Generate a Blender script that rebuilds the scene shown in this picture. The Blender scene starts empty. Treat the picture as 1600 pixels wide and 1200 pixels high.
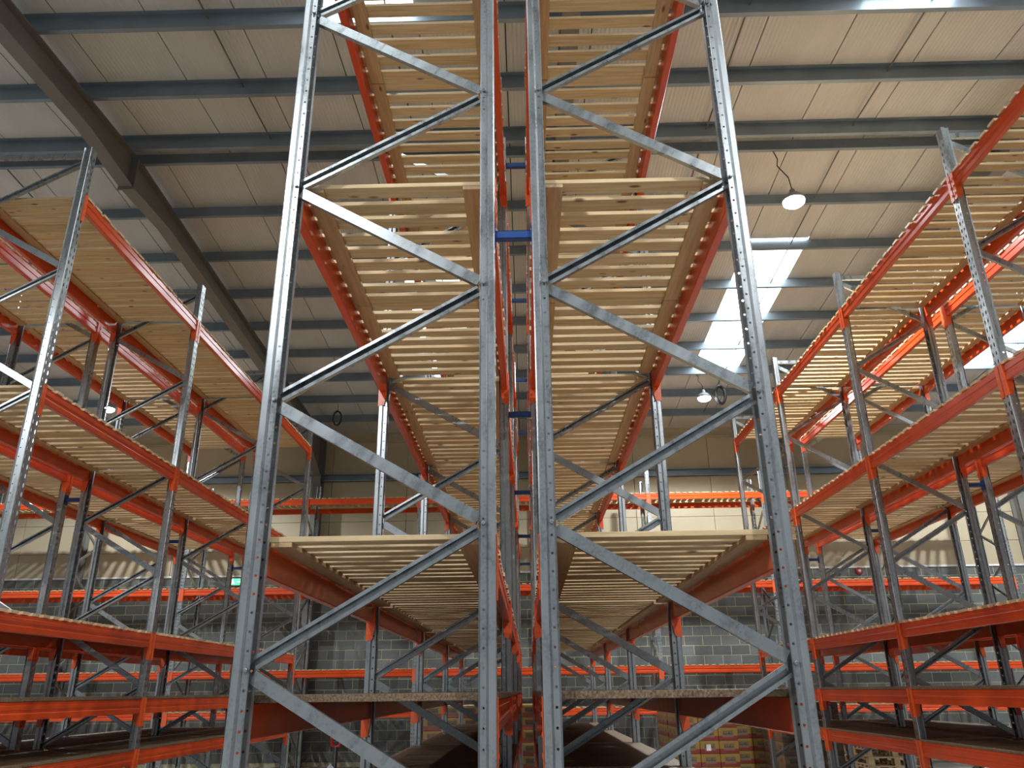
import bpy, bmesh, math, random
from mathutils import Vector, Matrix
rnd = random.Random(7)
PI = math.pi
sc = bpy.context.scene
col = sc.collection
E = 1.6                                   # eye height above the warehouse floor

# ------------------------------------------------------------------ camera
F_PX, PITCH, YAW, ROLL = 1230.4, 0.3715, -0.0162, 0.0127
cam_d = bpy.data.cameras.new('camera'); cam = bpy.data.objects.new('camera', cam_d); col.objects.link(cam)
cam_d.sensor_width = 36.0; cam_d.lens = 36.0 * F_PX / 1600.0; cam_d.clip_start = 0.05; cam_d.clip_end = 200
cy_, sy_ = math.cos(YAW), math.sin(YAW); cp, sp = math.cos(PITCH), math.sin(PITCH)
right = Vector((cy_, -sy_, 0)); hf = Vector((sy_, cy_, 0))
fwd = hf * cp + Vector((0, 0, sp)); up = -hf * sp + Vector((0, 0, cp))
cr, sr = math.cos(ROLL), math.sin(ROLL)
R_ = right * cr - up * sr; U_ = right * sr + up * cr
M = Matrix.Identity(4)
for i in range(3):
    M[i][0] = R_[i]; M[i][1] = U_[i]; M[i][2] = -fwd[i]
M[0][3], M[1][3], M[2][3] = 0.0386, 0.0, E
cam.matrix_world = M
sc.camera = cam

# ------------------------------------------------------------------ world, exposure
w = bpy.data.worlds.new('world'); sc.world = w; w.use_nodes = True
bg = w.node_tree.nodes['Background']
bg.inputs['Color'].default_value = (0.86, 0.93, 1.0, 1)
bg.inputs['Strength'].default_value = 0.28
sc.view_settings.view_transform = 'Standard'; sc.view_settings.look = 'None'
sc.view_settings.gamma = 1.0; sc.view_settings.use_curve_mapping = False
sc.view_settings.exposure = 0.13
sc.cycles.max_bounces = 6; sc.cycles.diffuse_bounces = 4; sc.cycles.glossy_bounces = 3
sc.cycles.caustics_reflective = False; sc.cycles.caustics_refractive = False
sc.cycles.use_denoising = True
sc.cycles.sample_clamp_indirect = 6.0
LAMP_W = 1300.0
SKYLIGHT = 9.0

# ------------------------------------------------------------------ materials
def nm(name):
    m = bpy.data.materials.new(name); m.use_nodes = True
    nt = m.node_tree; b = nt.nodes['Principled BSDF']
    return m, nt, b
def N(nt, t, **k):
    n = nt.nodes.new(t)
    for a, v in k.items(): setattr(n, a, v)
    return n
def L(nt, a, b): nt.links.new(a, b)
def ramp(nt, fac, stops):
    r = N(nt, 'ShaderNodeValToRGB'); e = r.color_ramp.elements
    while len(e) < len(stops): e.new(0.5)
    for i, (p, c) in enumerate(stops): e[i].position = p; e[i].color = (*c, 1)
    L(nt, fac, r.inputs[0]); return r.outputs[0]
def coords(nt, scale=(1, 1, 1), rand=0.0):
    tc = N(nt, 'ShaderNodeTexCoord'); mp = N(nt, 'ShaderNodeMapping'); mp.inputs['Scale'].default_value = scale
    src = tc.outputs['Object']
    if rand:
        oi = N(nt, 'ShaderNodeObjectInfo'); ml = N(nt, 'ShaderNodeMath', operation='MULTIPLY'); ml.inputs[1].default_value = rand
        L(nt, oi.outputs['Random'], ml.inputs[0])
        ad = N(nt, 'ShaderNodeVectorMath', operation='ADD'); L(nt, src, ad.inputs[0]); L(nt, ml.outputs[0], ad.inputs[1]); src = ad.outputs[0]
    L(nt, src, mp.inputs[0]); return mp.outputs[0]
def noise(nt, vec, scale, detail=3, rough=0.5):
    n = N(nt, 'ShaderNodeTexNoise'); n.inputs['Scale'].default_value = scale
    n.inputs['Detail'].default_value = detail; n.inputs['Roughness'].default_value = rough
    L(nt, vec, n.inputs['Vector']); return n.outputs['Fac']
def mixc(nt, fac, a, b, mode='MIX'):
    m = N(nt, 'ShaderNodeMix', data_type='RGBA', blend_type=mode)
    if hasattr(fac, 'links'): L(nt, fac, m.inputs['Factor'])
    else: m.inputs['Factor'].default_value = fac
    for i, v in ((6, a), (7, b)):
        if hasattr(v, 'links'): L(nt, v, m.inputs[i])
        else: m.inputs[i].default_value = (*v, 1)
    return m.outputs[2]
def bump(nt, b, h, s, d=0.01):
    bp = N(nt, 'ShaderNodeBump'); bp.inputs['Strength'].default_value = s; bp.inputs['Distance'].default_value = d
    L(nt, h, bp.inputs['Height']); L(nt, bp.outputs[0], b.inputs['Normal'])

def m_simple(name, c, rough=0.5, metal=0.0, var=0.12, scale=12):
    m, nt, b = nm(name); v = coords(nt, rand=20)
    n = noise(nt, v, scale, 4)
    dk = tuple(x * (1 - var) for x in c); lt = tuple(min(1, x * (1 + var)) for x in c)
    L(nt, ramp(nt, n, [(0.3, dk), (0.7, lt)]), b.inputs['Base Color'])
    b.inputs['Roughness'].default_value = rough; b.inputs['Metallic'].default_value = metal
    return m

def m_wood(name, lo, hi, axis=0):
    m, nt, b = nm(name)
    s = [14, 14, 14]; s[axis] = 0.9
    v = coords(nt, tuple(s), rand=37)
    n = noise(nt, v, 3.0, 5, 0.6)
    base = ramp(nt, n, [(0.3, lo), (0.68, hi)])
    s2 = [9, 9, 9]; s2[axis] = 3.2
    v2 = coords(nt, tuple(s2), rand=53)
    vo = N(nt, 'ShaderNodeTexVoronoi'); vo.inputs['Scale'].default_value = 1.0; L(nt, v2, vo.inputs['Vector'])
    k = ramp(nt, vo.outputs['Distance'], [(0.06, (1, 1, 1)), (0.13, (0, 0, 0))])
    c = mixc(nt, k, base, (0.16, 0.075, 0.03))
    oi = N(nt, 'ShaderNodeObjectInfo')
    tint = ramp(nt, oi.outputs['Random'], [(0.0, (0.86, 0.82, 0.76)), (0.5, (1, 1, 1)), (1.0, (1.0, 0.93, 0.84))])
    L(nt, mixc(nt, 1.0, c, tint, 'MULTIPLY'), b.inputs['Base Color'])
    b.inputs['Roughness'].default_value = 0.62
    bump(nt, b, n, 0.25, 0.003)
    return m

def m_galv(name, base=(0.33, 0.35, 0.36)):
    m, nt, b = nm(name); v = coords(nt, rand=11)
    vo = N(nt, 'ShaderNodeTexVoronoi'); vo.inputs['Scale'].default_value = 90; L(nt, v, vo.inputs['Vector'])
    n = noise(nt, coords(nt, (6, 6, 1.2), rand=9), 3, 4)
    a = mixc(nt, 0.6, vo.outputs['Color'], (0.5, 0.5, 0.5))
    bw = N(nt, 'ShaderNodeRGBToBW'); L(nt, a, bw.inputs[0])
    mx = N(nt, 'ShaderNodeMath', operation='ADD'); L(nt, bw.outputs[0], mx.inputs[0]); L(nt, n, mx.inputs[1])
    L(nt, ramp(nt, mx.outputs[0], [(0.65, tuple(x * 0.72 for x in base)), (1.0, tuple(min(1, x * 1.12) for x in base))]), b.inputs['Base Color'])
    b.inputs['Metallic'].default_value = 0.80
    L(nt, ramp(nt, n, [(0.3, (0.24,) * 3), (0.7, (0.38,) * 3)]), b.inputs['Roughness'])
    return m

def m_orange(name, c=(0.62, 0.066, 0.010), rough=0.24):
    m, nt, b = nm(name); n = noise(nt, coords(nt, (1, 1, 1), rand=5), 3, 4)
    L(nt, ramp(nt, n, [(0.25, tuple(x * 0.86 for x in c)), (0.75, tuple(min(1, x * 1.08) for x in c))]), b.inputs['Base Color'])
    b.inputs['Roughness'].default_value = rough
    b.inputs['Coat Weight'].default_value = 0.15; b.inputs['Coat Roughness'].default_value = 0.12
    n2 = noise(nt, coords(nt, (3, 0.6, 3), rand=3), 4, 2)
    bump(nt, b, n2, 0.12, 0.01)
    return m

def m_chip():
    m, nt, b = nm('chipboard'); v = coords(nt, rand=8)
    n = noise(nt, v, 110, 3, 0.7)
    n2 = noise(nt, v, 3, 2)
    c = ramp(nt, n, [(0.35, (0.05, 0.03, 0.016)), (0.5, (0.15, 0.095, 0.052)), (0.68, (0.28, 0.195, 0.115))])
    L(nt, c, b.inputs['Base Color']); b.inputs['Roughness'].default_value = 0.55
    bump(nt, b, n, 0.3, 0.002)
    return m

def m_roof():
    m, nt, b = nm('white_roof_liner')
    tc = N(nt, 'ShaderNodeTexCoord'); sx = N(nt, 'ShaderNodeSeparateXYZ'); L(nt, tc.outputs['Object'], sx.inputs[0])
    ml = N(nt, 'ShaderNodeMath', operation='MULTIPLY'); ml.inputs[1].default_value = 2 * PI / 0.05; L(nt, sx.outputs[0], ml.inputs[0])
    sn = N(nt, 'ShaderNodeMath', operation='SINE'); L(nt, ml.outputs[0], sn.inputs[0])
    n = noise(nt, coords(nt, (1, 0.4, 1), rand=30), 2, 3)
    L(nt, ramp(nt, n, [(0.3, (0.53, 0.525, 0.505)), (0.7, (0.61, 0.605, 0.58))]), b.inputs['Base Color'])
    b.inputs['Roughness'].default_value = 0.45
    bump(nt, b, sn.outputs[0], 0.35, 0.004)
    return m

def m_block():
    m, nt, b = nm('grey_concrete_block')
    oi = N(nt, 'ShaderNodeObjectInfo'); ge = N(nt, 'ShaderNodeNewGeometry')
    ad = N(nt, 'ShaderNodeMath', operation='ADD'); L(nt, oi.outputs['Random'], ad.inputs[0]); L(nt, ge.outputs['Random Per Island'], ad.inputs[1])
    fr = N(nt, 'ShaderNodeMath', operation='FRACT'); L(nt, ad.outputs[0], fr.inputs[0])
    c = ramp(nt, fr.outputs[0], [(0.0, (0.105, 0.115, 0.110)), (0.5, (0.145, 0.155, 0.150)), (1.0, (0.19, 0.20, 0.19))])
    n = noise(nt, coords(nt, rand=40), 30, 4, 0.7)
    g = ramp(nt, n, [(0.3, (0.75,) * 3), (0.7, (1.15,) * 3)])
    L(nt, mixc(nt, 1.0, c, g, 'MULTIPLY'), b.inputs['Base Color']); b.inputs['Roughness'].default_value = 0.85
    bump(nt, b, n, 0.5, 0.006)
    return m

def m_carton(name, top, low, mark):
    # printed carton: upper band, lower band with a raised-looking label panel of dark marks
    m, nt, b = nm(name)
    tc = N(nt, 'ShaderNodeTexCoord'); sx = N(nt, 'ShaderNodeSeparateXYZ'); L(nt, tc.outputs['Object'], sx.inputs[0])
    def less(o, v):
        k = N(nt, 'ShaderNodeMath', operation='LESS_THAN'); L(nt, o, k.inputs[0]); k.inputs[1].default_value = v; return k.outputs[0]
    def mul(a, c):
        k = N(nt, 'ShaderNodeMath', operation='MULTIPLY'); L(nt, a, k.inputs[0]); L(nt, c, k.inputs[1]); return k.outputs[0]
    def absd(o, c):
        k = N(nt, 'ShaderNodeMath', operation='SUBTRACT'); L(nt, o, k.inputs[0]); k.inputs[1].default_value = c
        a = N(nt, 'ShaderNodeMath', operation='ABSOLUTE'); L(nt, k.outputs[0], a.inputs[0]); return a.outputs[0]
    z = sx.outputs[2]; x = sx.outputs[0]; y = sx.outputs[1]
    mx = N(nt, 'ShaderNodeMath', operation='MINIMUM'); L(nt, absd(x, 0), mx.inputs[0]); L(nt, absd(y, 0), mx.inputs[1])
    c = mixc(nt, less(z, 0.075), top, low)
    c = mixc(nt, mul(less(mx.outputs[0], 0.095), less(absd(z, 0.105), 0.055)), c, (0.20, 0.14, 0.08))
    mp = N(nt, 'ShaderNodeMapping'); mp.inputs['Scale'].default_value = (60, 60, 22); L(nt, tc.outputs['Object'], mp.inputs[0])
    vo = N(nt, 'ShaderNodeTexVoronoi', distance='CHEBYCHEV'); vo.inputs['Scale'].default_value = 1.0; vo.inputs['Randomness'].default_value = 0.4; L(nt, mp.outputs[0], vo.inputs['Vector'])
    t = less(vo.outputs['Distance'], 0.32)
    c = mixc(nt, mul(mul(less(mx.outputs[0], 0.08), less(absd(z, 0.115), 0.026)), t), c, mark)
    L(nt, c, b.inputs['Base Color']); b.inputs['Roughness'].default_value = 0.35
    b.inputs['Coat Weight'].default_value = 0.5; b.inputs['Coat Roughness'].default_value = 0.1
    n = noise(nt, coords(nt, rand=4), 25, 3); bump(nt, b, n, 0.35, 0.01)
    return m

def m_emit(name, c, s):
    m, nt, b = nm(name); b.inputs['Base Color'].default_value = (*c, 1)
    b.inputs['Emission Color'].default_value = (*c, 1); b.inputs['Emission Strength'].default_value = s
    n = noise(nt, coords(nt), 8, 2); L(nt, ramp(nt, n, [(0, tuple(x * 0.94 for x in c)), (1, c)]), b.inputs['Emission Color'])
    return m

WOODX = m_wood('pine_slat', (0.50, 0.36, 0.19), (0.72, 0.56, 0.345), 0)
WOODY = m_wood('pine_bearer', (0.42, 0.27, 0.135), (0.57, 0.40, 0.225), 1)
GALV = m_galv('galvanised_steel')
GALVB = m_galv('galvanised_brace', (0.30, 0.325, 0.335))
ORANGE = m_orange('orange_beam_paint')
ORANGE2 = m_orange('orange_connector_paint', (0.76, 0.105, 0.02), 0.32)
BLUE = m_simple('blue_spacer_paint', (0.012, 0.055, 0.22), 0.35)
CHIP = m_chip()
ROOF = m_roof()
STEELDK = m_simple('grey_structural_paint', (0.17, 0.163, 0.15), 0.5, 0.0, 0.08, 3)
PURLIN = m_simple('galvanised_purlin', (0.22, 0.27, 0.32), 0.40, 0.35, 0.14, 2)
BACKING = m_simple('dark_joint', (0.03, 0.03, 0.03), 0.9)
BLOCK = m_block()
MORTAR = m_simple('mortar', (0.46, 0.44, 0.28), 0.95, 0, 0.2, 40)
CLAD = m_simple('cream_cladding', (0.47, 0.40, 0.27), 0.55, 0, 0.06, 1.2)
CONC = m_simple('concrete_floor', (0.40, 0.39, 0.36), 0.55, 0, 0.15, 3)
LIGHT_E = m_emit('lamp_glow', (0.92, 0.97, 1.0), 60)
SKY_E = m_emit('daylight_panel', (0.88, 0.97, 1.0), SKYLIGHT)
BLACK = m_simple('black_rubber', (0.012, 0.012, 0.014), 0.5)
GREYPL = m_simple('grey_plastic', (0.25, 0.26, 0.27), 0.4)
GREEN_E = m_emit('green_sign_glow', (0.10, 0.75, 0.35), 1.6)
WHITE_E = m_emit('white_sign_glow', (0.85, 1.0, 0.9), 1.8)
REDM = m_simple('red_plastic', (0.45, 0.02, 0.02), 0.3)
WHITEM = m_simple('white_plastic', (0.75, 0.75, 0.75), 0.4)
CART_A = m_carton('yellow_red_carton', (0.30, 0.19, 0.035), (0.22, 0.03, 0.025), (0.05, 0.03, 0.015))
CART_B = m_carton('orange_brown_carton', (0.42, 0.27, 0.075), (0.32, 0.075, 0.045), (0.10, 0.05, 0.02))
CART_C = m_carton('brown_carton', (0.27, 0.19, 0.11), (0.17, 0.11, 0.07), (0.05, 0.04, 0.03))
PALW = m_wood('pallet_wood', (0.25, 0.16, 0.08), (0.42, 0.29, 0.16), 0)
RAG = m_simple('pale_grey_cloth', (0.42, 0.42, 0.46), 0.9, 0, 0.25, 20)

# ------------------------------------------------------------------ mesh helpers
def bm_box(bm, x0, x1, y0, y1, z0, z1):
    v = [bm.verts.new(p) for p in ((x0, y0, z0), (x1, y0, z0), (x1, y1, z0), (x0, y1, z0), (x0, y0, z1), (x1, y0, z1), (x1, y1, z1), (x0, y1, z1))]
    for f in ((3, 2, 1, 0), (4, 5, 6, 7), (0, 1, 5, 4), (1, 2, 6, 5), (2, 3, 7, 6), (3, 0, 4, 7)):
        bm.faces.new([v[i] for i in f])
def mesh(name, bm, mat):
    me = bpy.data.meshes.new(name); bm.normal_update(); bm.to_mesh(me); bm.free(); me.materials.append(mat); return me
def box_mesh(name, mat, dims, bevel=0.0):
    bm = bmesh.new(); bm_box(bm, *dims)
    if bevel: bmesh.ops.bevel(bm, geom=list(bm.edges), offset=bevel, segments=1, affect='EDGES')
    return mesh(name, bm, mat)
def obj(name, me, parent=None, loc=(0, 0, 0), rot=(0, 0, 0), scale=None):
    o = bpy.data.objects.new(name, me); col.objects.link(o)
    o.location = loc; o.rotation_euler = rot
    if scale: o.scale = scale
    if parent: o.parent = parent
    return o
def tag(o, label=None, cat=None, group=None, kind=None):
    if label: o['label'] = label
    if cat: o['category'] = cat
    if group: o['group'] = group
    if kind: o['kind'] = kind
    return o
def empty(name, loc, rz=0):
    o = bpy.data.objects.new(name, None); col.objects.link(o); o.location = loc; o.rotation_euler = (0, 0, rz)
    o.empty_display_size = 0.1
    return o
def extrude_poly(name, mat, pts, a, b, axis):
    # closed polygon pts (u, v) extruded along axis from a to b
    bm = bmesh.new()
    def P(u, v, t):
        return {'x': (t, u, v), 'y': (u, t, v), 'z': (u, v, t)}[axis]
    A = [bm.verts.new(P(u, v, a)) for u, v in pts]; B = [bm.verts.new(P(u, v, b)) for u, v in pts]
    n = len(pts)
    for i in range(n):
        j = (i + 1) % n; bm.faces.new((A[i], A[j], B[j], B[i]))
    bm.faces.new(list(reversed(A))); bm.faces.new(B)
    bmesh.ops.recalc_face_normals(bm, faces=list(bm.faces))
    return mesh(name, bm, mat)
def thick_profile(path, t):
    # turn an open polyline into a closed thin polygon of thickness t
    out = []
    for sgn, seq in ((1, path), (-1, list(reversed(path)))):
        n = len(seq)
        for i, p in enumerate(seq):
            a = Vector(seq[max(0, i - 1)]); c = Vector(seq[min(n - 1, i + 1)])
            d = (c - a).normalized(); nrm = Vector((-d.y, d.x))
            out.append((p[0] + nrm.x * t / 2, p[1] + nrm.y * t / 2))
    return out
def tube_mesh(name, mat, pts, r, seg=8, closed=False):
    bm = bmesh.new(); rings = []
    n = len(pts); P = [Vector(p) for p in pts]
    for i in range(n):
        if closed: d = P[(i + 1) % n] - P[i - 1]
        else: d = P[min(n - 1, i + 1)] - P[max(0, i - 1)]
        d.normalize(); a = d.cross(Vector((0.13, 0.31, 0.94)));
        if a.length < 1e-3: a = d.cross(Vector((1, 0, 0)))
        a.normalize(); b = d.cross(a)
        rings.append([bm.verts.new(P[i] + (a * math.cos(2 * PI * k / seg) + b * math.sin(2 * PI * k / seg)) * r) for k in range(seg)])
    for i in range(n if closed else n - 1):
        A, B = rings[i], rings[(i + 1) % n]
        for k in range(seg): bm.faces.new((A[k], A[(k + 1) % seg], B[(k + 1) % seg], B[k]))
    if not closed: bm.faces.new(rings[0][::-1]); bm.faces.new(rings[-1])
    for f in bm.faces: f.smooth = True
    return mesh(name, bm, mat)
def lathe_mesh(name, mat, prof, seg=24):
    bm = bmesh.new(); rings = []
    for r, z in prof: rings.append([bm.verts.new((r * math.cos(2 * PI * k / seg), r * math.sin(2 * PI * k / seg), z)) for k in range(seg)])
    for A, B in zip(rings, rings[1:]):
        for k in range(seg): bm.faces.new((A[k], A[(k + 1) % seg], B[(k + 1) % seg], B[k]))
    bm.faces.new(rings[0][::-1]); bm.faces.new(rings[-1])
    for f in bm.faces: f.smooth = len(f.verts) == 4
    return mesh(name, bm, mat)

# ------------------------------------------------------------------ the building
YW = 20.35                                 # back wall face
RX = [-11.4, -5.4, 0.6, 6.6, 12.6]         # steel frames
XM0, XM1 = -17.1, 16.9
def zf(y): return E + 7.58 - 0.06 * y      # underside of the far-slope purlins
YR = 9.03
ZR = zf(YR)
def zp_(y): return zf(y) if y >= YR else ZR - 0.06 * (YR - y)

bm = bmesh.new(); bm_box(bm, XM0, XM1, -6, YW + 0.3, -0.2, 0)
tag(obj('floor', mesh('floor', bm, CONC)), kind='structure')

# ceiling: dark backing sheet with openings at the skylights, liner panels, purlins, rafters
SKX = [-2.1, 3.9, 9.9]
SK_FAR = (11.62, 16.62); SK_NEAR = (0.4, 6.62)
PT = 0.20                                   # purlin depth
bm = bmesh.new()
def slab(bm, x0, x1, y0, y1, dz0, dz1):
    def q(y): return ZR - 0.06 * abs(y - YR) + PT
    v = [bm.verts.new((x, y, q(y) + dz)) for dz in (dz0, dz1) for x, y in ((x0, y0), (x1, y0), (x1, y1), (x0, y1))]
    for f in ((3, 2, 1, 0), (4, 5, 6, 7), (0, 1, 5, 4), (1, 2, 6, 5), (2, 3, 7, 6), (3, 0, 4, 7)):
        bm.faces.new([v[i] for i in f])
xs = [XM0] + sum([[s, s + 1] for s in SKX], []) + [XM1]
for i in range(len(xs) - 1):
    a, b = xs[i], xs[i + 1]
    sk = i % 2 == 1
    segs = [(-6, SK_NEAR[0]), (SK_NEAR[1], YR), (YR, SK_FAR[0]), (SK_FAR[1], YW + 0.3)] if sk else [(-6, YR), (YR, YW + 0.3)]
    for y0, y1 in segs: slab(bm, a, b, y0, y1, 0.055, 0.075)
ceiling = tag(obj('ceiling', mesh('ceiling', bm, BACKING)), kind='structure')

def panel(name, x0, x1, y0, y1, mat, g=0.007):
    bm = bmesh.new(); slab(bm, 0, x1 - x0 - 2 * g, y0 + 0.004, y1 - 0.004, 0.0, 0.05)
    return obj(name, mesh(name, bm, mat), ceiling, (x0 + g, 0, 0))
x = XM0
while x < XM1 - 0.01:
    sk = any(abs(x - s) < 0.01 for s in SKX)
    if sk:
        for y0, y1 in ((-6, SK_NEAR[0]), (SK_NEAR[1], YR), (YR, SK_FAR[0]), (SK_FAR[1], YW)): panel('roof_panel', x, x + 1, y0, y1, ROOF)
        for y0, y1 in (SK_NEAR, SK_FAR): panel('skylight_panel', x, x + 1, y0, y1, SKY_E, 0.015)['label'] = 'translucent daylight panel'
    else:
        panel('roof_panel', x, x + 1, -6, YR, ROOF); panel('roof_panel', x, x + 1, YR, YW, ROOF)
    x += 1
# Z purlins
zpath = [(-0.055, 0.018), (-0.055, 0.003), (0.0, 0.003), (0.0, PT - 0.003), (0.055, PT - 0.003), (0.055, PT - 0.018)]
ME_PUR = extrude_poly('purlin', PURLIN, thick_profile(zpath, 0.005), XM0, XM1, 'x')
PY = [7.58 * (1.217 + 0.1612 * k) for k in range(9)] + [8.85, 7.76, 6.62, 5.4, 4.18, 2.96, 1.74, 0.5, -0.8, -2.1, -3.4]
for y in PY:
    obj('purlin', ME_PUR, ceiling, (0, y, zp_(y)), (0, 0, PI) if y < YR else (0, 0, 0), None)
for o in [o for o in ceiling.children if o.name.startswith('purlin')]:
    if o.rotation_euler.z: o.location.x = XM0 + XM1
# sag rods between purlins
ME_ROD = None
for rx in RX[:-1]:
    for dx in (2.0, 4.0):
        y0 = -3.4
        for (ya, yb) in ((-3.4, 8.85), (9.22, 19.0)):
            bm = bmesh.new()
            me = tube_mesh('sag_rod', STEELDK, [(0, ya, zp_(ya) + 0.12), (0, yb, zp_(yb) + 0.12)], 0.011, 6)
            bm.free()
            obj('sag_rod', me, ceiling, (rx + dx, 0, 0))
# rafters (I sections with haunch at the ridge and at the column)
def ibeam(bm, y0, y1, zt0, zt1, d0, d1, w=0.19, t=0.016, tw=0.012):
    def pr(x0, x1, za0, za1, zb0, zb1):
        v = [bm.verts.new(p) for p in ((x0, y0, za0), (x1, y0, za0), (x1, y1, za1), (x0, y1, za1), (x0, y0, zb0), (x1, y0, zb0), (x1, y1, zb1), (x0, y1, zb1))]
        for f in ((3, 2, 1, 0), (4, 5, 6, 7), (0, 1, 5, 4), (1, 2, 6, 5), (2, 3, 7, 6), (3, 0, 4, 7)): bm.faces.new([v[i] for i in f])
    pr(-w / 2, w / 2, zt0 - t, zt1 - t, zt0, zt1)
    pr(-w / 2, w / 2, zt0 - d0, zt1 - d1, zt0 - d0 + t, zt1 - d1 + t)
    pr(-tw / 2, tw / 2, zt0 - d0 + t, zt1 - d1 + t, zt0 - t, zt1 - t)
bm = bmesh.new()
RD = 0.36
ibeam(bm, -6, 7.9, zp_(-6), zp_(7.9), RD, RD)
ibeam(bm, 7.9, YR, zp_(7.9), ZR, RD, RD + 0.14); ibeam(bm, YR, 10.2, ZR, zp_(10.2), RD + 0.14, RD)
ibeam(bm, 10.2, 17.9, zp_(10.2), zp_(17.9), RD, RD); ibeam(bm, 17.9, YW - 0.45, zp_(17.9), zp_(YW - 0.45), RD, RD + 0.75)
bm_box(bm, -0.11, 0.11, YR - 0.012, YR + 0.012, ZR - RD - 0.18, ZR)
ME_RAF = mesh('rafter', bm, STEELDK)
bm = bmesh.new()
bm_box(bm, -0.1, 0.1, YW - 0.45, YW - 0.43, 0, zf(YW - 0.4)); bm_box(bm, -0.1, 0.1, YW - 0.1, YW - 0.08, 0, zf(YW - 0.1)); bm_box(bm, -0.007, 0.007, YW - 0.43, YW - 0.1, 0, zf(YW) - 0.02)
bm_box(bm, -0.1, 0.1, YW - 0.43, YW - 0.1, zf(YW) - RD - 0.8, zf(YW) - RD - 0.785)
ME_COL = mesh('steel_column', bm, STEELDK)
for rx in RX:
    obj('rafter', ME_RAF, ceiling, (rx, 0, 0)); 

# back wall
zb = E + 2.8
bm = bmesh.new(); bm_box(bm, XM0, XM1, YW, YW + 0.25, 0, zb); bm_box(bm, XM0, XM1, YW + 0.02, YW + 0.25, zb, zf(YW) + 0.26)
wall = tag(obj('wall_back', mesh('wall_back', bm, MORTAR)), kind='structure')
for rx in RX: obj('steel_column', ME_COL, wall, (rx, 0, 0))
RH, BW = 0.2275, 0.45
ME_BL = box_mesh('concrete_block', BLOCK, (-0.2165, 0.2165, -0.006, 0.05, -0.1045, 0.1045), 0.003)
cells = []
nr = int(zb / RH)
for r in range(nr):
    zc = zb - (r + 0.5) * RH
    xx = XM0 + 0.25 + (0.225 if r % 2 else 0)
    while xx < XM1 - 0.25:
        cells.append((xx, zc)); xx += BW
cells.sort(key=lambda c: abs(c[0] - 0.2) + (3 if c[1] < 0.9 else 0))
for xx, zc in cells[:300]:
    obj('concrete_block', ME_BL, wall, (xx, YW + rnd.uniform(-0.002, 0.002), zc))
bm = bmesh.new()
for xx, zc in cells[300:]:
    dy = rnd.uniform(-0.002, 0.002); bm_box(bm, xx - 0.2165, xx + 0.2165, YW - 0.006 + dy, YW + 0.05, zc - 0.1045, zc + 0.1045)
tag(obj('concrete_blocks', mesh('concrete_blocks', bm, BLOCK), wall), kind='stuff')
# cladding sheets above the blockwork
zc0 = zb
rowz = [zc0, zc0 + 0.62, E + 4.15, E + 5.22, zf(YW) + 0.2]
for i in range(4):
    xx = XM0; k = 0
    while xx < XM1 - 0.1:
        me = box_mesh('wall_panel', CLAD, (0.004, 1.992, -0.02, 0.03, rowz[i] + 0.004, rowz[i + 1] - 0.004), 0.003)
        obj('wall_panel', me, wall, (xx, YW, 0)); xx += 2.0
# rails on the wall
me = extrude_poly('wall_rail', PURLIN, thick_profile([(-0.12, 0.02), (-0.12, 0), (0, 0), (0, 0.17), (-0.0, 0.17), (-0.12, 0.17)], 0.006), XM0, XM1, 'x')
obj('wall_rail', me, wall, (0, YW - 0.03, E + 5.22))
me = box_mesh('eaves_angle', CLAD, (XM0, XM1, -0.10, -0.02, 0, 0.03)); obj('eaves_angle', me, wall, (0, YW, zf(YW) - 0.08))
me = box_mesh('cladding_sill', WHITEM, (XM0, XM1, -0.035, -0.015, -0.03, 0.015)); obj('cladding_sill', me, wall, (0, YW, zb + 0.01))['label'] = 'pale metal drip strip'

# ------------------------------------------------------------------ lamps
ME_HOUS = lathe_mesh('housing', GREYPL, [(0.02, 0.20), (0.035, 0.18), (0.04, 0.13), (0.09, 0.10), (0.135, 0.055), (0.15, 0.04), (0.15, 0.0)], 28)
ME_LENS = lathe_mesh('lens', LIGHT_E, [(0.142, 0.0), (0.14, -0.03), (0.11, -0.055), (0.06, -0.07), (0.01, -0.075)], 28)
def bay_light(x, y, z, label, sway=0.0, group=None):
    t = empty('high_bay_light', (x, y, z)); tag(t, label, 'lamp', group)
    zt = zp_(y) - z
    obj('housing', ME_HOUS, t); ln = obj('lens', ME_LENS, t); ln['label'] = 'glowing white lens'
    pts = [(0, 0, 0.2), (-0.02, 0, 0.2 + (zt - 0.2) * 0.3), (-0.10 - sway, 0, 0.2 + (zt - 0.2) * 0.62), (-0.08 - sway, 0, 0.2 + (zt - 0.2) * 0.8), (-0.12 - sway, 0, zt)]
    if sway: pts += [(-0.2 - sway, 0, zt + 0.04), (-0.5 - sway, 0, zt + 0.02)]
    obj('cable', tube_mesh('cable', BLACK, pts, 0.008, 6), t)
    ld = bpy.data.lights.new('high_bay_lamp', 'SPOT'); ld.spot_size = math.radians(158); ld.spot_blend = 0.25; ld.energy = LAMP_W; ld.color = (0.93, 0.97, 1.0); ld.shadow_soft_size = 0.10
    lo = bpy.data.objects.new('lamp_light', ld); col.objects.link(lo); lo.parent = t; lo.location = (0, 0, -0.10)
bay_light(3.78, 9.22, E + 6.20, 'bright high bay lamp on a wavy cable under the ridge, right side', 0.05)
bay_light(4.05, 16.55, E + 6.03, 'bright high bay lamp hanging beside coiled cable near the back wall')
bay_light(-9.35, 16.55, E + 6.03, 'glaring high bay lamp seen behind the left aisle racks')
for (x, y) in ((3.78, -0.8), (-9.35, 9.22), (10.9, 9.22), (-3.2, -2.1), (-9.35, -0.8), (10.9, 16.55)):
    bay_light(x, y, E + (6.1 if y > 5 else 5.9), 'high bay lamp outside the view, one of the rows overhead', 0.0, 'high bay lamps outside the view')

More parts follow.
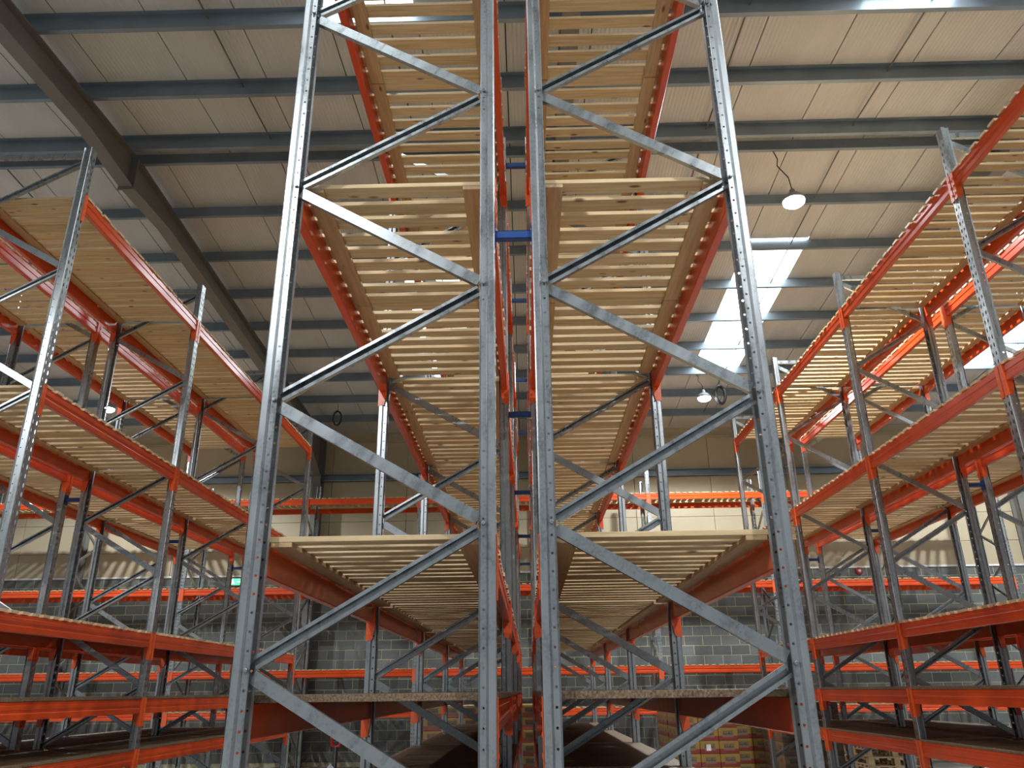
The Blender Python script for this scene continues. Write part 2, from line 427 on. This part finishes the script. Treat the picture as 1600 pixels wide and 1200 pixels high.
# hanging coils of cable
def coil(name, x, y, z, r, label, fat):
    t = empty(name, (x, y, z)); tag(t, label, 'cable')
    pts = []; n = 30
    for i in range(n * 4):
        a = 2 * PI * i / n; k = 1 + 0.05 * math.sin(i * 0.9)
        pts.append((r * 0.75 * k * math.sin(a), 0.02 * math.sin(i * 0.31) * fat, -r * 1.35 * k * math.cos(a) * (1 if fat < 2 else 1.1)))
    obj('coil', tube_mesh('coil', BLACK, pts, 0.013 * fat, 6), t)
    zt = zp_(y) - z
    obj('hanger', tube_mesh('hanger', BLACK, [(0, 0, r * 1.35), (0, 0, zt)], 0.006, 5), t)
coil('cable_coil', -4.45, 17.8, E + 6.14, 0.13, 'black oval cable coil hanging under the roof left of the centre rack', 1)
coil('cable_coil', 4.42, 16.56, E + 6.10, 0.14, 'tangled dark cable bundle hanging right of the farther bright lamp', 2)

# ------------------------------------------------------------------ rack parts
HUP = E + 4.844                              # upright height
YD = [3.377 + 2.718 * k for k in range(5)]
def upright_mesh(name, h):
    bm = bmesh.new(); pitch = 0.075
    def strip(p0, p1, hole=None, off=0.0):
        (x0, y0), (x1, y1) = p0, p1
        def P(t, z): return (x0 + (x1 - x0) * t, y0 + (y1 - y0) * t, z)
        if not hole:
            v = [bm.verts.new(P(0, 0)), bm.verts.new(P(1, 0)), bm.verts.new(P(1, h)), bm.verts.new(P(0, h))]; bm.faces.new(v); return
        W = math.hypot(x1 - x0, y1 - y0); tc, a, b = hole           # centre t, half width m, half height m
        n = int(h / pitch)
        prev = None
        for i in range(n):
            z0 = i * pitch; z1 = h if i == n - 1 else z0 + pitch
            zc = z0 + pitch / 2
            outer = [(0, z0), (0.5, z0), (1, z0), (1, zc), (1, z1), (0.5, z1), (0, z1), (0, zc)]
            da = a / W
            inner = [(tc - da * .7, zc - b * .7), (tc, zc - b), (tc + da * .7, zc - b * .7), (tc + da, zc), (tc + da * .7, zc + b * .7), (tc, zc + b), (tc - da * .7, zc + b * .7), (tc - da, zc)]
            O = [bm.verts.new(P(*q)) for q in outer]; I = [bm.verts.new(P(*q)) for q in inner]
            for k in range(8): bm.faces.new((O[k], O[(k + 1) % 8], I[(k + 1) % 8], I[k]))
    for s in (1, -1):
        strip((0.035, 0), (0.035, 0.045 * s), (0.5, 0.0095, 0.021))
        strip((0.035, 0.045 * s), (0.030, 0.048 * s))
        strip((0.030, 0.048 * s), (0.005, 0.048 * s))
        strip((0.005, 0.048 * s), (-0.005, 0.034 * s))
        strip((-0.005, 0.034 * s), (-0.030, 0.034 * s), (0.5, 0.0058, 0.0058))
        strip((-0.030, 0.034 * s), (-0.037, 0.045 * s))
    bmesh.ops.remove_doubles(bm, verts=list(bm.verts), dist=1e-5)
    return mesh(name, bm, GALV)
ME_UP = upright_mesh('upright', HUP)
HUB = E + 4.75
ME_UPB = ME_UP
ME_FOOT = box_mesh('foot_plate', GALVB, (-0.06, 0.08, -0.07, 0.07, 0, 0.006))

DX = 0.91                                    # horizontal span of a brace (frame depth less the sections)
WR = 0.99                                    # distance between the upright centrelines of a frame
ZN = 1.157 / 2
BL = math.hypot(DX, ZN - 0.05)
def brace_mesh(name, Ln, flip):
    s = -1 if not flip else 1
    path = [(0.012 * s * -1, -0.016), (0.014 * s, -0.025), (0.014 * s * -1, -0.025)]
    # C channel: web in the frame plane, lips to one side
    web = -0.013 * (1 if not flip else -1); lip = -web
    pth = [(lip, -0.012), (lip, -0.026), (web, -0.026), (web, 0.026), (lip, 0.026), (lip, 0.012)]
    return extrude_poly(name, GALVB, thick_profile(pth, 0.0025), 0, Ln, 'x')
ME_BRA = brace_mesh('brace', BL, False); ME_BRB = brace_mesh('brace', BL, True)
ME_BRH = brace_mesh('brace', DX, False)
ME_BOLT = lathe_mesh('bolt', GALVB, [(0.010, 0), (0.010, 0.006), (0.007, 0.010)], 6)

def beam_mesh(name, Ln, H=0.14, W=0.05):
    h = H / 2; x = W / 2
    pts = [(-x, -h + .005), (-x + .005, -h), (x - .005, -h), (x, -h + .005), (x, -h * .32), (x - .007, -h * .22), (x - .007, h * .05), (x, h * .16), (x, h * .55), (x - .004, h * .60), (x - .004, h - .004), (x - .008, h), (-x + .005, h), (-x, h - .005)]
    return extrude_poly(name, ORANGE, pts, -Ln / 2, Ln / 2, 'y')
def conn_mesh(name, tot=0.275):
    # L shaped end plate, local: beam axis y, outward +x, origin at top of beam; plate hugs the upright beyond y>0
    bm = bmesh.new(); top, bot = 0.012, -tot + 0.012
    # leg against the beam end (normal y), tapered to the bottom
    def prism(pts3, d):
        A = [bm.verts.new(p) for p in pts3]; B = [bm.verts.new((p[0] + d[0], p[1] + d[1], p[2] + d[2])) for p in pts3]
        n = len(A)
        for i in range(n): bm.faces.new((A[i], A[(i + 1) % n], B[(i + 1) % n], B[i]))
        bm.faces.new(A[::-1]); bm.faces.new(B)
    prism([(-0.030, 0, top), (0.031, 0, top), (0.031, 0, bot), (-0.012, 0, bot + 0.01), (-0.030, 0, bot + 0.09)], (0, -0.005, 0))
    prism([(0.031, 0.040, top), (0.031, -0.005, top), (0.031, -0.005, bot), (0.031, 0.040, bot)], (0.005, 0, 0))
    for z in (bot + 0.02, bot + 0.045, top - 0.03):
        prism([(-0.0 + 0.005 * math.cos(a), -0.005, z + 0.005 * math.sin(a)) for a in [k * PI / 3 for k in range(6)]], (0, -0.003, 0))
    for z in (bot + 0.05, bot + 0.125, bot + 0.2):
        prism([(0.036, 0.015, z), (0.036, 0.028, z), (0.036, 0.028, z + 0.02), (0.036, 0.015, z + 0.02)], (0.003, 0, 0))
    bmesh.ops.recalc_face_normals(bm, faces=list(bm.faces))
    return mesh(name, bm, ORANGE2)
ME_CON = conn_mesh('end_connector')
def conn_mirror(me, name):
    c = me.copy(); c.name = name
    for v in c.vertices: v.co.y = -v.co.y
    c.flip_normals(); return c
ME_CON2 = conn_mirror(ME_CON, 'end_connector')
ME_SPC = None
def spacer_mesh(g):
    bm = bmesh.new(); h = 0.022
    bm_box(bm, -g / 2, g / 2, -0.02, -0.017, -h, h); bm_box(bm, -g / 2, g / 2, -0.02, 0.015, -h, -h + 0.003); bm_box(bm, -g / 2, g / 2, -0.02, 0.015, h - 0.003, h)
    for s in (-1, 1): bm_box(bm, s * g / 2 - (0.003 if s > 0 else 0), s * g / 2 + (0.003 if s < 0 else 0), -0.04, 0.04, -0.055, 0.055)
    return mesh('row_spacer', bm, BLUE)
GAP = 0.2548
ME_SPC = spacer_mesh(GAP - 0.072)

BAY = 2.718
ME_BEAM = beam_mesh('beam', BAY - 0.105)
LEV = {'top': 4.335, 'upper': 2.445, 'middle': 0.615, 'eye': -0.035, 'low': -0.525}
ORD = ['top', 'upper', 'middle', 'eye', 'low']

def place_beam(parent, x, y, ztop, face, me=ME_BEAM, bl=BAY - 0.105, rz=None):
    # face=+1: outer face to +x of the rack's frame
    b = obj('beam', me, parent, (x, y, ztop - 0.07), (0, 0, 0 if face > 0 else PI))
    for s, mc in ((1, ME_CON), (-1, ME_CON2)):
        obj('end_connector', mc, b, (0, s * (bl / 2 + 0.006), 0.07))
    return b

def frame(parent, xa, xb, y, face_a, hup=None, bolts=False, zoff=0.668, me=ME_UP):
    """upright frame: xa carries nodes at the half steps ('outer' upright), xb at the whole steps."""
    top = (hup or HUP)
    for xx, f in ((xa, face_a), (xb, -face_a)):
        u = obj('upright', me, parent, (xx, y, 0), (0, 0, 0 if f > 0 else PI))
        obj('foot_plate', ME_FOOT, parent, (xx, y, 0), (0, 0, 0 if f > 0 else PI))
    inward = 1 if xb > xa else -1
    n = -2; mid = (xa + xb) / 2
    z0 = E + zoff
    nodes = []
    k = -3
    while True:
        z = z0 + k * ZN
        if z > top - 0.05: break
        if z > 0.12: nodes.append((k, z))
        k += 1
    for (k, z), (k2, z2) in zip(nodes, nodes[1:]):
        # even k: node at xb; odd: at xa
        lo_b = (k % 2 == 0)
        xs_ = (xb - inward * 0.04) if lo_b else (xa + inward * 0.04)
        xe_ = (xa + inward * 0.04) if lo_b else (xb - inward * 0.04)
        dx = xe_ - xs_; zs, ze = z + 0.025, z2 - 0.025
        ang = math.atan2(ze - zs, dx)
        rising_right = dx > 0
        o = obj('brace', ME_BRB if rising_right else ME_BRA, parent, (xs_, y + (0.0), zs), (0, -ang, 0))
        if not rising_right: o.rotation_euler = (0, -ang, 0)
    for zh in (0.10, top - 0.07):
        obj('brace', ME_BRH, parent, (mid - DX / 2, y, zh))
    if bolts:
        for k, z in nodes:
            xx = (xb - inward * 0.018) if k % 2 == 0 else (xa + inward * 0.018)
            obj('bolt', ME_BOLT, parent, (xx, y - 0.038, z), (PI / 2, 0, 0))

# ------------------------------------------------------------------ decks
SL = WR + 0.07                                # slat length
def slat_mesh(i):
    rr = random.Random(100 + i); wv = (0.096 if i < 4 else 0.118) + rr.uniform(-0.003, 0.003)
    bm = bmesh.new(); bm_box(bm, -SL / 2, SL / 2, -wv / 2, wv / 2, 0, 0.024)
    bmesh.ops.bevel(bm, geom=[e for e in bm.edges if abs(e.verts[0].co.x - e.verts[1].co.x) > 0.5], offset=0.002, segments=1, affect='EDGES')
    return mesh('slat', bm, WOODX)
ME_SL = [slat_mesh(i) for i in range(8)]
PL = 1.304                                     # panel length
ME_BEA = box_mesh('bearer', WOODY, (-0.047, 0.047, 0.003, PL - 0.003, -0.022, 0), 0.002)
def deck_panel(xc, y0, z, label, group=None, wide=0):
    t = empty('timber_deck', (xc, y0, z)); tag(t, label, 'deck', group)
    for s in (-1, 1): obj('bearer', ME_BEA, t, (s * (WR / 2 - 0.085), 0, 0))
    n = 9; pitch = (PL - 0.10 - 0.022 * (wide > 0)) / (n - 1)
    for i in range(n):
        j = rnd.uniform(-0.010, 0.010) if 0 < i < n - 1 else 0
        obj('slat', ME_SL[rnd.randrange(4) + wide], t, (rnd.uniform(-0.006, 0.006), 0.05 + 0.011 * (wide > 0) + i * pitch + j, 0), (0, 0, rnd.uniform(-0.004, 0.004) if 0 < i < n - 1 else 0))
    return t
ME_CHP = box_mesh('chipboard', CHIP, (-SL / 2, SL / 2, 0.002, 1.304, 0, 0.030), 0.0015)
ME_CHQ = box_mesh('chipboard', CHIP, (-SL / 2, SL / 2, 0.001, BAY / 6 - 0.0185, 0, 0.022), 0.0015)

BAYN = ['first', 'second', 'third', 'fourth']
def rack_row(name_label, short, xout, sgn, bolts0=False, k0=0):
    """xout: x of the aisle-side uprights; sgn: direction from the aisle side to the rear side (+1/-1)."""
    xin = xout + sgn * WR; xc = (xout + xin) / 2
    r = empty('pallet_rack', (xc, YD[0], 0)); tag(r, name_label, 'rack')
    r_off = Vector((-xc, -YD[0], 0))
    kids_before = set()
    holder = r
    made = []
    def P(x, y): return (x - xc, y - YD[0])
    for k, y in enumerate(YD):
        if k < k0: continue
        frame(r, xout - xc, xin - xc, y - YD[0], -sgn, bolts=(k == 0 and bolts0))
    for li, lv in enumerate(ORD):
        zt = E + LEV[lv]
        for k in range(k0, 4):
            yc = (YD[k] + YD[k + 1]) / 2
            place_beam(r, xout - xc - sgn * 0.005, yc - YD[0], zt, -sgn)
            place_beam(r, xin - xc + sgn * 0.005, yc - YD[0], zt, sgn)
            y0 = YD[k] + 0.051
            if li < 3:
                for h in range(2):
                    deck_panel(xc, y0 + h * (PL + 0.004), zt + 0.0005, 'slatted pine deck, %s half of %s bay, %s level, %s' % (('nearer', 'farther')[h], BAYN[k - k0], lv, short), wide=4 if (short == 'left aisle rack' and lv == 'top') else 0)
            elif lv == 'eye':
                for h in range(2):
                    o = obj('chipboard_shelf', ME_CHP, None, (xc, y0 + h * 1.306, zt + 0.0005))
                    tag(o, 'brown chipboard shelf, %s half of %s bay, eye level, %s' % (('nearer', 'farther')[h], BAYN[k - k0], short), 'shelf board')
            else:
                for h in range(6):
                    o = obj('chipboard_shelf', ME_CHQ, None, (xc, y0 + h * (BAY / 6 - 0.017), zt + 0.0005))
                    tag(o, '%s of six narrow chipboard boards, %s bay, lowest level, %s' % (('nearest', 'second', 'third', 'fourth', 'fifth', 'farthest')[h], BAYN[k - k0], short), 'shelf board', 'lowest shelf boards, %s bay, %s' % (BAYN[k - k0], short))
    return r
XCO = 0.1274 + WR
cl = rack_row('left centre rack of galvanised frames and orange beams, nearest to the camera', 'left centre rack', -XCO, 1, True)
crr = rack_row('right centre rack of galvanised frames and orange beams, nearest to the camera', 'right centre rack', XCO, -1, True)
XL, XR = -4.039, 3.994
la = rack_row('left aisle rack facing the centre across the left aisle', 'left aisle rack', XL, -1, k0=1)
lf = rack_row('far left rack, standing back to back behind the left aisle rack', 'far left rack', XL - 2 * WR - GAP, 1, k0=1)
ra = rack_row('right aisle rack facing the centre across the right aisle', 'right aisle rack', XR, 1)
rf = rack_row('far right rack, standing back to back behind the right aisle rack', 'far right rack', XR + 2 * WR + GAP, -1)
# blue row spacers: parts of the left rack of each pair
for rk, gx in ((cl, 0.0), (la, XL - WR - GAP / 2), (ra, XR + WR + GAP / 2)):
    for k in range(1 if rk is la else 0, 5):
        for z in (2.102, 4.551):
            if k == 0 and z > 4: pass
            o = obj('row_spacer', ME_SPC, rk, (gx - rk.location.x, YD[k] - YD[0], E + z)); o['label'] = 'blue steel row spacer'

# ------------------------------------------------------------------ back rack along the rear wall
YB = 18.1; BB = 2.66; ME_BEAMB = beam_mesh('beam', BB - 0.105); XB0 = -5.10; NB = 10
BLEV = [4.24, 2.22, 0.46, -0.36]
XBS = [XB0 + BB * (k - 4) for k in range(NB + 1)]
br = empty('pallet_rack', (0, YB, 0)); tag(br, 'long pallet rack standing across the back along the block wall', 'rack')
for xk in XBS:
    # frame planes are normal to x here: build in a rotated sub frame
    for yy, f in ((YB, -1), (YB + WR, 1)):
        obj('upright', ME_UP, br, (xk, yy - YB, 0), (0, 0, PI / 2 * f), (1, 1, 0.992))
        obj('foot_plate', ME_FOOT, br, (xk, yy - YB, 0), (0, 0, PI / 2 * f))
    k = -3
    while True:
        z = E + 0.45 + k * ZN; z2 = z + ZN
        if z2 > HUP - 0.1: break
        if z > 0.1:
            a = math.atan2(ZN - 0.05, DX)
            if k % 2 == 0: obj('brace', ME_BRA, br, (xk, 0.04, z + 0.025), (0, -a, PI / 2))
            else: obj('brace', ME_BRB, br, (xk, WR - 0.04, z + 0.025), (0, -a, -PI / 2))
        k += 1
ME_SLM = None
bm = bmesh.new(); rr = random.Random(5)
for h in range(2):
    for i in range(9):
        yy = h * (BB / 2 - 0.05) + 0.046 + i * (BB / 2 - 0.145) / 8 + rr.uniform(-.008, .008)
        bm_box(bm, yy - 0.044, yy + 0.044, -SL / 2, SL / 2, 0, 0.024)
ME_SLM = mesh('slats', bm, WOODY)
bm = bmesh.new(); bm_box(bm, 0, BB - 0.105, -0.047, 0.047, -0.022, 0); ME_BEB = mesh('bearer', bm, WOODX)
LN = ['top', 'upper', 'middle', 'lowest']
for k in range(NB):
    xc = (XBS[k] + XBS[k + 1]) / 2
    for li, zt in enumerate(BLEV):
        for yy, f in ((-0.005, -1), (WR + 0.005, 1)):
            b = obj('beam', ME_BEAMB, br, (xc, yy, E + zt - 0.07), (0, 0, PI / 2 * f))
            for s, mc in ((1, ME_CON), (-1, ME_CON2)): obj('end_connector', mc, b, (0, s * ((BB - 0.105) / 2 + 0.006), 0.07))
        t = empty('timber_deck', (XBS[k] + 0.051, YB + WR / 2, E + zt + 0.0005))
        tag(t, 'slatted pine deck in a bay of the back rack, %s level' % LN[li], 'deck', 'back rack decks, %s level' % LN[li])
        tag(obj('slats', ME_SLM, t), kind='stuff')
        for s in (-1, 1): obj('bearer', ME_BEB, t, (0, s * (WR / 2 - 0.085), 0))

# ------------------------------------------------------------------ cartons on pallets
ME_PB = box_mesh('deck_board', PALW, (-0.5, 0.5, -0.05, 0.05, 0, 0.022)); ME_PK = box_mesh('block', PALW, (-0.05, 0.05, -0.07, 0.07, 0, 0.078)); ME_PR = box_mesh('stringer_board', PALW, (-0.05, 0.05, -0.6, 0.6, 0, 0.022))
def pallet(x, y, label):
    t = empty('timber_pallet', (x, y, 0)); tag(t, label, 'pallet')
    for sx in (-0.45, 0, 0.45):
        obj('stringer_board', ME_PR, t, (sx, 0, 0)); obj('stringer_board', ME_PR, t, (sx, 0, 0.1))
        for sy in (-0.53, 0, 0.53): obj('block', ME_PK, t, (sx, sy, 0.022))
    for i in range(7): obj('deck_board', ME_PB, t, (0, -0.55 + i * 1.1 / 6, 0.122))
def stack(x, y, rows, mat, plabel, clabel, group, side, full=False):
    pallet(x, y, plabel)
    h = 0.205
    me = box_mesh('carton', mat, (-0.164, 0.164, -0.197, 0.197, 0.0, h - 0.004), 0.006)
    for r in range(rows):
        for i in range(3):
            for j in range(3):
                if not (full or j == 0 or i == (0 if side < 0 else 2)): continue
                o = obj('carton', me, None, (x - 0.333 + i * 0.333 + rnd.uniform(-.001, .001), y - 0.4 + j * 0.4 + rnd.uniform(-.001, .001), 0.144 + r * h), (0, 0, rnd.uniform(-.004, .004)))
                tag(o, clabel, 'carton', group)
st = [(3.12, 15.55, 6, CART_A, 'front pallet under the yellow and red cartons beyond the right aisle', 'yellow and red printed carton, nearest stack beyond the right aisle', 'cartons on nearest right stack', -1),
      (4.19, 16.16, 6, CART_A, 'second pallet from left under yellow and red cartons, right side', 'yellow and red printed carton, stack right of the nearest one', 'cartons on second right stack', -1),
      (3.12, 16.85, 6, CART_A, 'rear pallet behind the nearest yellow and red stack', 'yellow and red printed carton, stack behind the nearest right one', 'cartons on rear right stack', -1),
      (4.70, 14.96, 6, CART_C, 'pallet under plain brown cartons beside the right aisle rack', 'brown wrapped carton in the stack behind right aisle rack', 'brown cartons behind right aisle rack', -1),
      (-1.34, 15.6, 6, CART_B, 'pallet under orange tan cartons beyond the left centre rack', 'orange and tan carton, left stack beyond the left centre rack', 'cartons on left centre stack', 1),
      (-0.29, 15.6, 6, CART_B, 'pallet under orange tan cartons beyond the centre gap', 'orange and tan carton, right stack beyond the left centre rack', 'cartons on stack beyond centre gap', 1)]
for i, s in enumerate(st): stack(*s, full=i < 2)
# empty pallets stacked beyond the right aisle rack
def empty_pallet(x, y, z, label, mats, rz):
    t = empty('timber_pallet', (x, y, z), rz); tag(t, label, 'pallet')
    for sx in (-0.45, 0, 0.45):
        obj('stringer_board', mats[0], t, (sx, 0, 0)); obj('stringer_board', mats[0], t, (sx, 0, 0.1))
        for sy in (-0.53, 0, 0.53): obj('block', mats[1], t, (sx, sy, 0.022))
    for i in range(7): obj('deck_board', mats[2], t, (0, -0.55 + i * 1.1 / 6, 0.122))
MB = [m.copy() for m in (ME_PR, ME_PK, ME_PB)]
for m in MB: m.materials[0] = BLUE
for i, nme in enumerate(('bottom', 'second', 'third', 'fourth')):
    empty_pallet(6.5, 16.1, i * 0.145, '%s empty timber pallet of the stack beyond the right aisle rack' % nme, (ME_PR, ME_PK, ME_PB), rnd.uniform(-.02, .02))
empty_pallet(6.5, 16.1, 4 * 0.145, 'blue painted pallet on top of the empty pallet stack', MB, 0.01)
# paper labels stuck on two cartons
for (x, y, z) in ((3.42, 14.949, E - 0.47), (3.1, 14.949, E - 0.95)):
    t = obj('paper_label', box_mesh('paper_label', WHITEM, (-0.04, 0.04, -0.002, 0.0, -0.05, 0.05), 0), None, (x, y, z))
    tag(t, '%s white paper label on the nearest stack of yellow and red cartons' % ('upper' if z > E - 0.6 else 'lower'), 'label')

# ------------------------------------------------------------------ pallet truck standing in the left aisle
t = empty('pallet_truck', (-1.79, 8.1, 0), 0.2); tag(t, 'pallet truck with red loop handle standing in the left aisle', 'pallet truck')
bm = bmesh.new(); bm_box(bm, -0.27, -0.11, 0.1, 1.2, 0.04, 0.09); bm_box(bm, 0.11, 0.27, 0.1, 1.2, 0.04, 0.09); bm_box(bm, -0.27, 0.27, 0.0, 0.12, 0.04, 0.35)
obj('forks', mesh('forks', bm, REDM), t)
for s in (-1, 1): obj('wheel', lathe_mesh('wheel', BLACK, [(0.08, -0.025), (0.085, -0.02), (0.085, 0.02), (0.08, 0.025)], 20), t, (s * 0.06, -0.07, 0.086), (0, PI / 2, 0))
obj('pump', lathe_mesh('pump', BLACK, [(0.05, 0.1), (0.05, 0.42), (0.03, 0.46)], 16), t, (0, -0.07, 0))
obj('shaft', tube_mesh('shaft', BLACK, [(0, -0.07, 0.4), (0, -0.12, 0.8), (0, -0.15, 1.14)], 0.022, 8), t)
lp = [(0.0, -0.15, 1.13), (0.035, -0.152, 1.15), (0.04, -0.155, 1.22), (0.02, -0.157, 1.25), (-0.02, -0.157, 1.25), (-0.04, -0.155, 1.22), (-0.035, -0.152, 1.15)]
obj('loop_handle', tube_mesh('loop_handle', REDM, lp, 0.014, 8, True), t)['label'] = 'red loop handle'
bm = bmesh.new(); vs = {}
for i in range(9):
    for j in range(7):
        vs[i, j] = bm.verts.new((-0.055 + j * 0.018 + 0.012 * math.sin(i), -0.185 + 0.012 * math.sin(j * 1.9 + i * .5), 1.0 - i * 0.04 - 0.02 * abs(j - 3)))
for i in range(8):
    for j in range(6): bm.faces.new((vs[i, j], vs[i + 1, j], vs[i + 1, j + 1], vs[i, j + 1]))
for f in bm.faces: f.smooth = True
rag = obj('work_cloth', mesh('work_cloth', bm, RAG), None, (-1.79, 8.1, 0)); rag.modifiers.new('thick', 'SOLIDIFY').thickness = 0.004
tag(rag, 'pale grey cloth hung over the shaft of the pallet truck', 'cloth')

# ------------------------------------------------------------------ wall fixtures
t = empty('exit_sign', (-7.33, YW - 0.006, E + 2.66)); tag(t, 'green illuminated exit sign at top of block wall, left', 'sign')
obj('case', box_mesh('case', WHITEM, (-0.20, 0.20, -0.05, 0.0, -0.09, 0.09), 0.006), t)
obj('panel', box_mesh('panel', GREEN_E, (-0.185, 0.185, -0.056, -0.05, -0.075, 0.075)), t)
bm = bmesh.new()
bm_box(bm, -0.13, -0.10, -0.06, -0.056, 0.03, 0.055); bm_box(bm, -0.135, -0.09, -0.06, -0.056, -0.02, 0.028)
bm_box(bm, -0.155, -0.12, -0.06, -0.056, -0.06, -0.02); bm_box(bm, -0.105, -0.07, -0.06, -0.056, -0.05, -0.02)
bm_box(bm, 0.0, 0.09, -0.06, -0.056, -0.01, 0.01); bm_box(bm, 0.12, 0.16, -0.06, -0.056, -0.06, 0.06)
obj('pictogram', mesh('pictogram', bm, WHITE_E), t)
t = empty('alarm_beacon', (8.37, YW - 0.006, E + 2.70)); tag(t, 'small red alarm beacon at the top of the block wall, right', 'alarm')
obj('base', lathe_mesh('base', REDM, [(0.09, 0), (0.09, 0.04), (0.07, 0.06)], 20), t, (0, 0, 0), (PI / 2, 0, 0))
obj('dome', lathe_mesh('dome', WHITEM, [(0.045, 0.06), (0.04, 0.085), (0.015, 0.10)], 16), t, (0, 0, 0), (PI / 2, 0, 0))
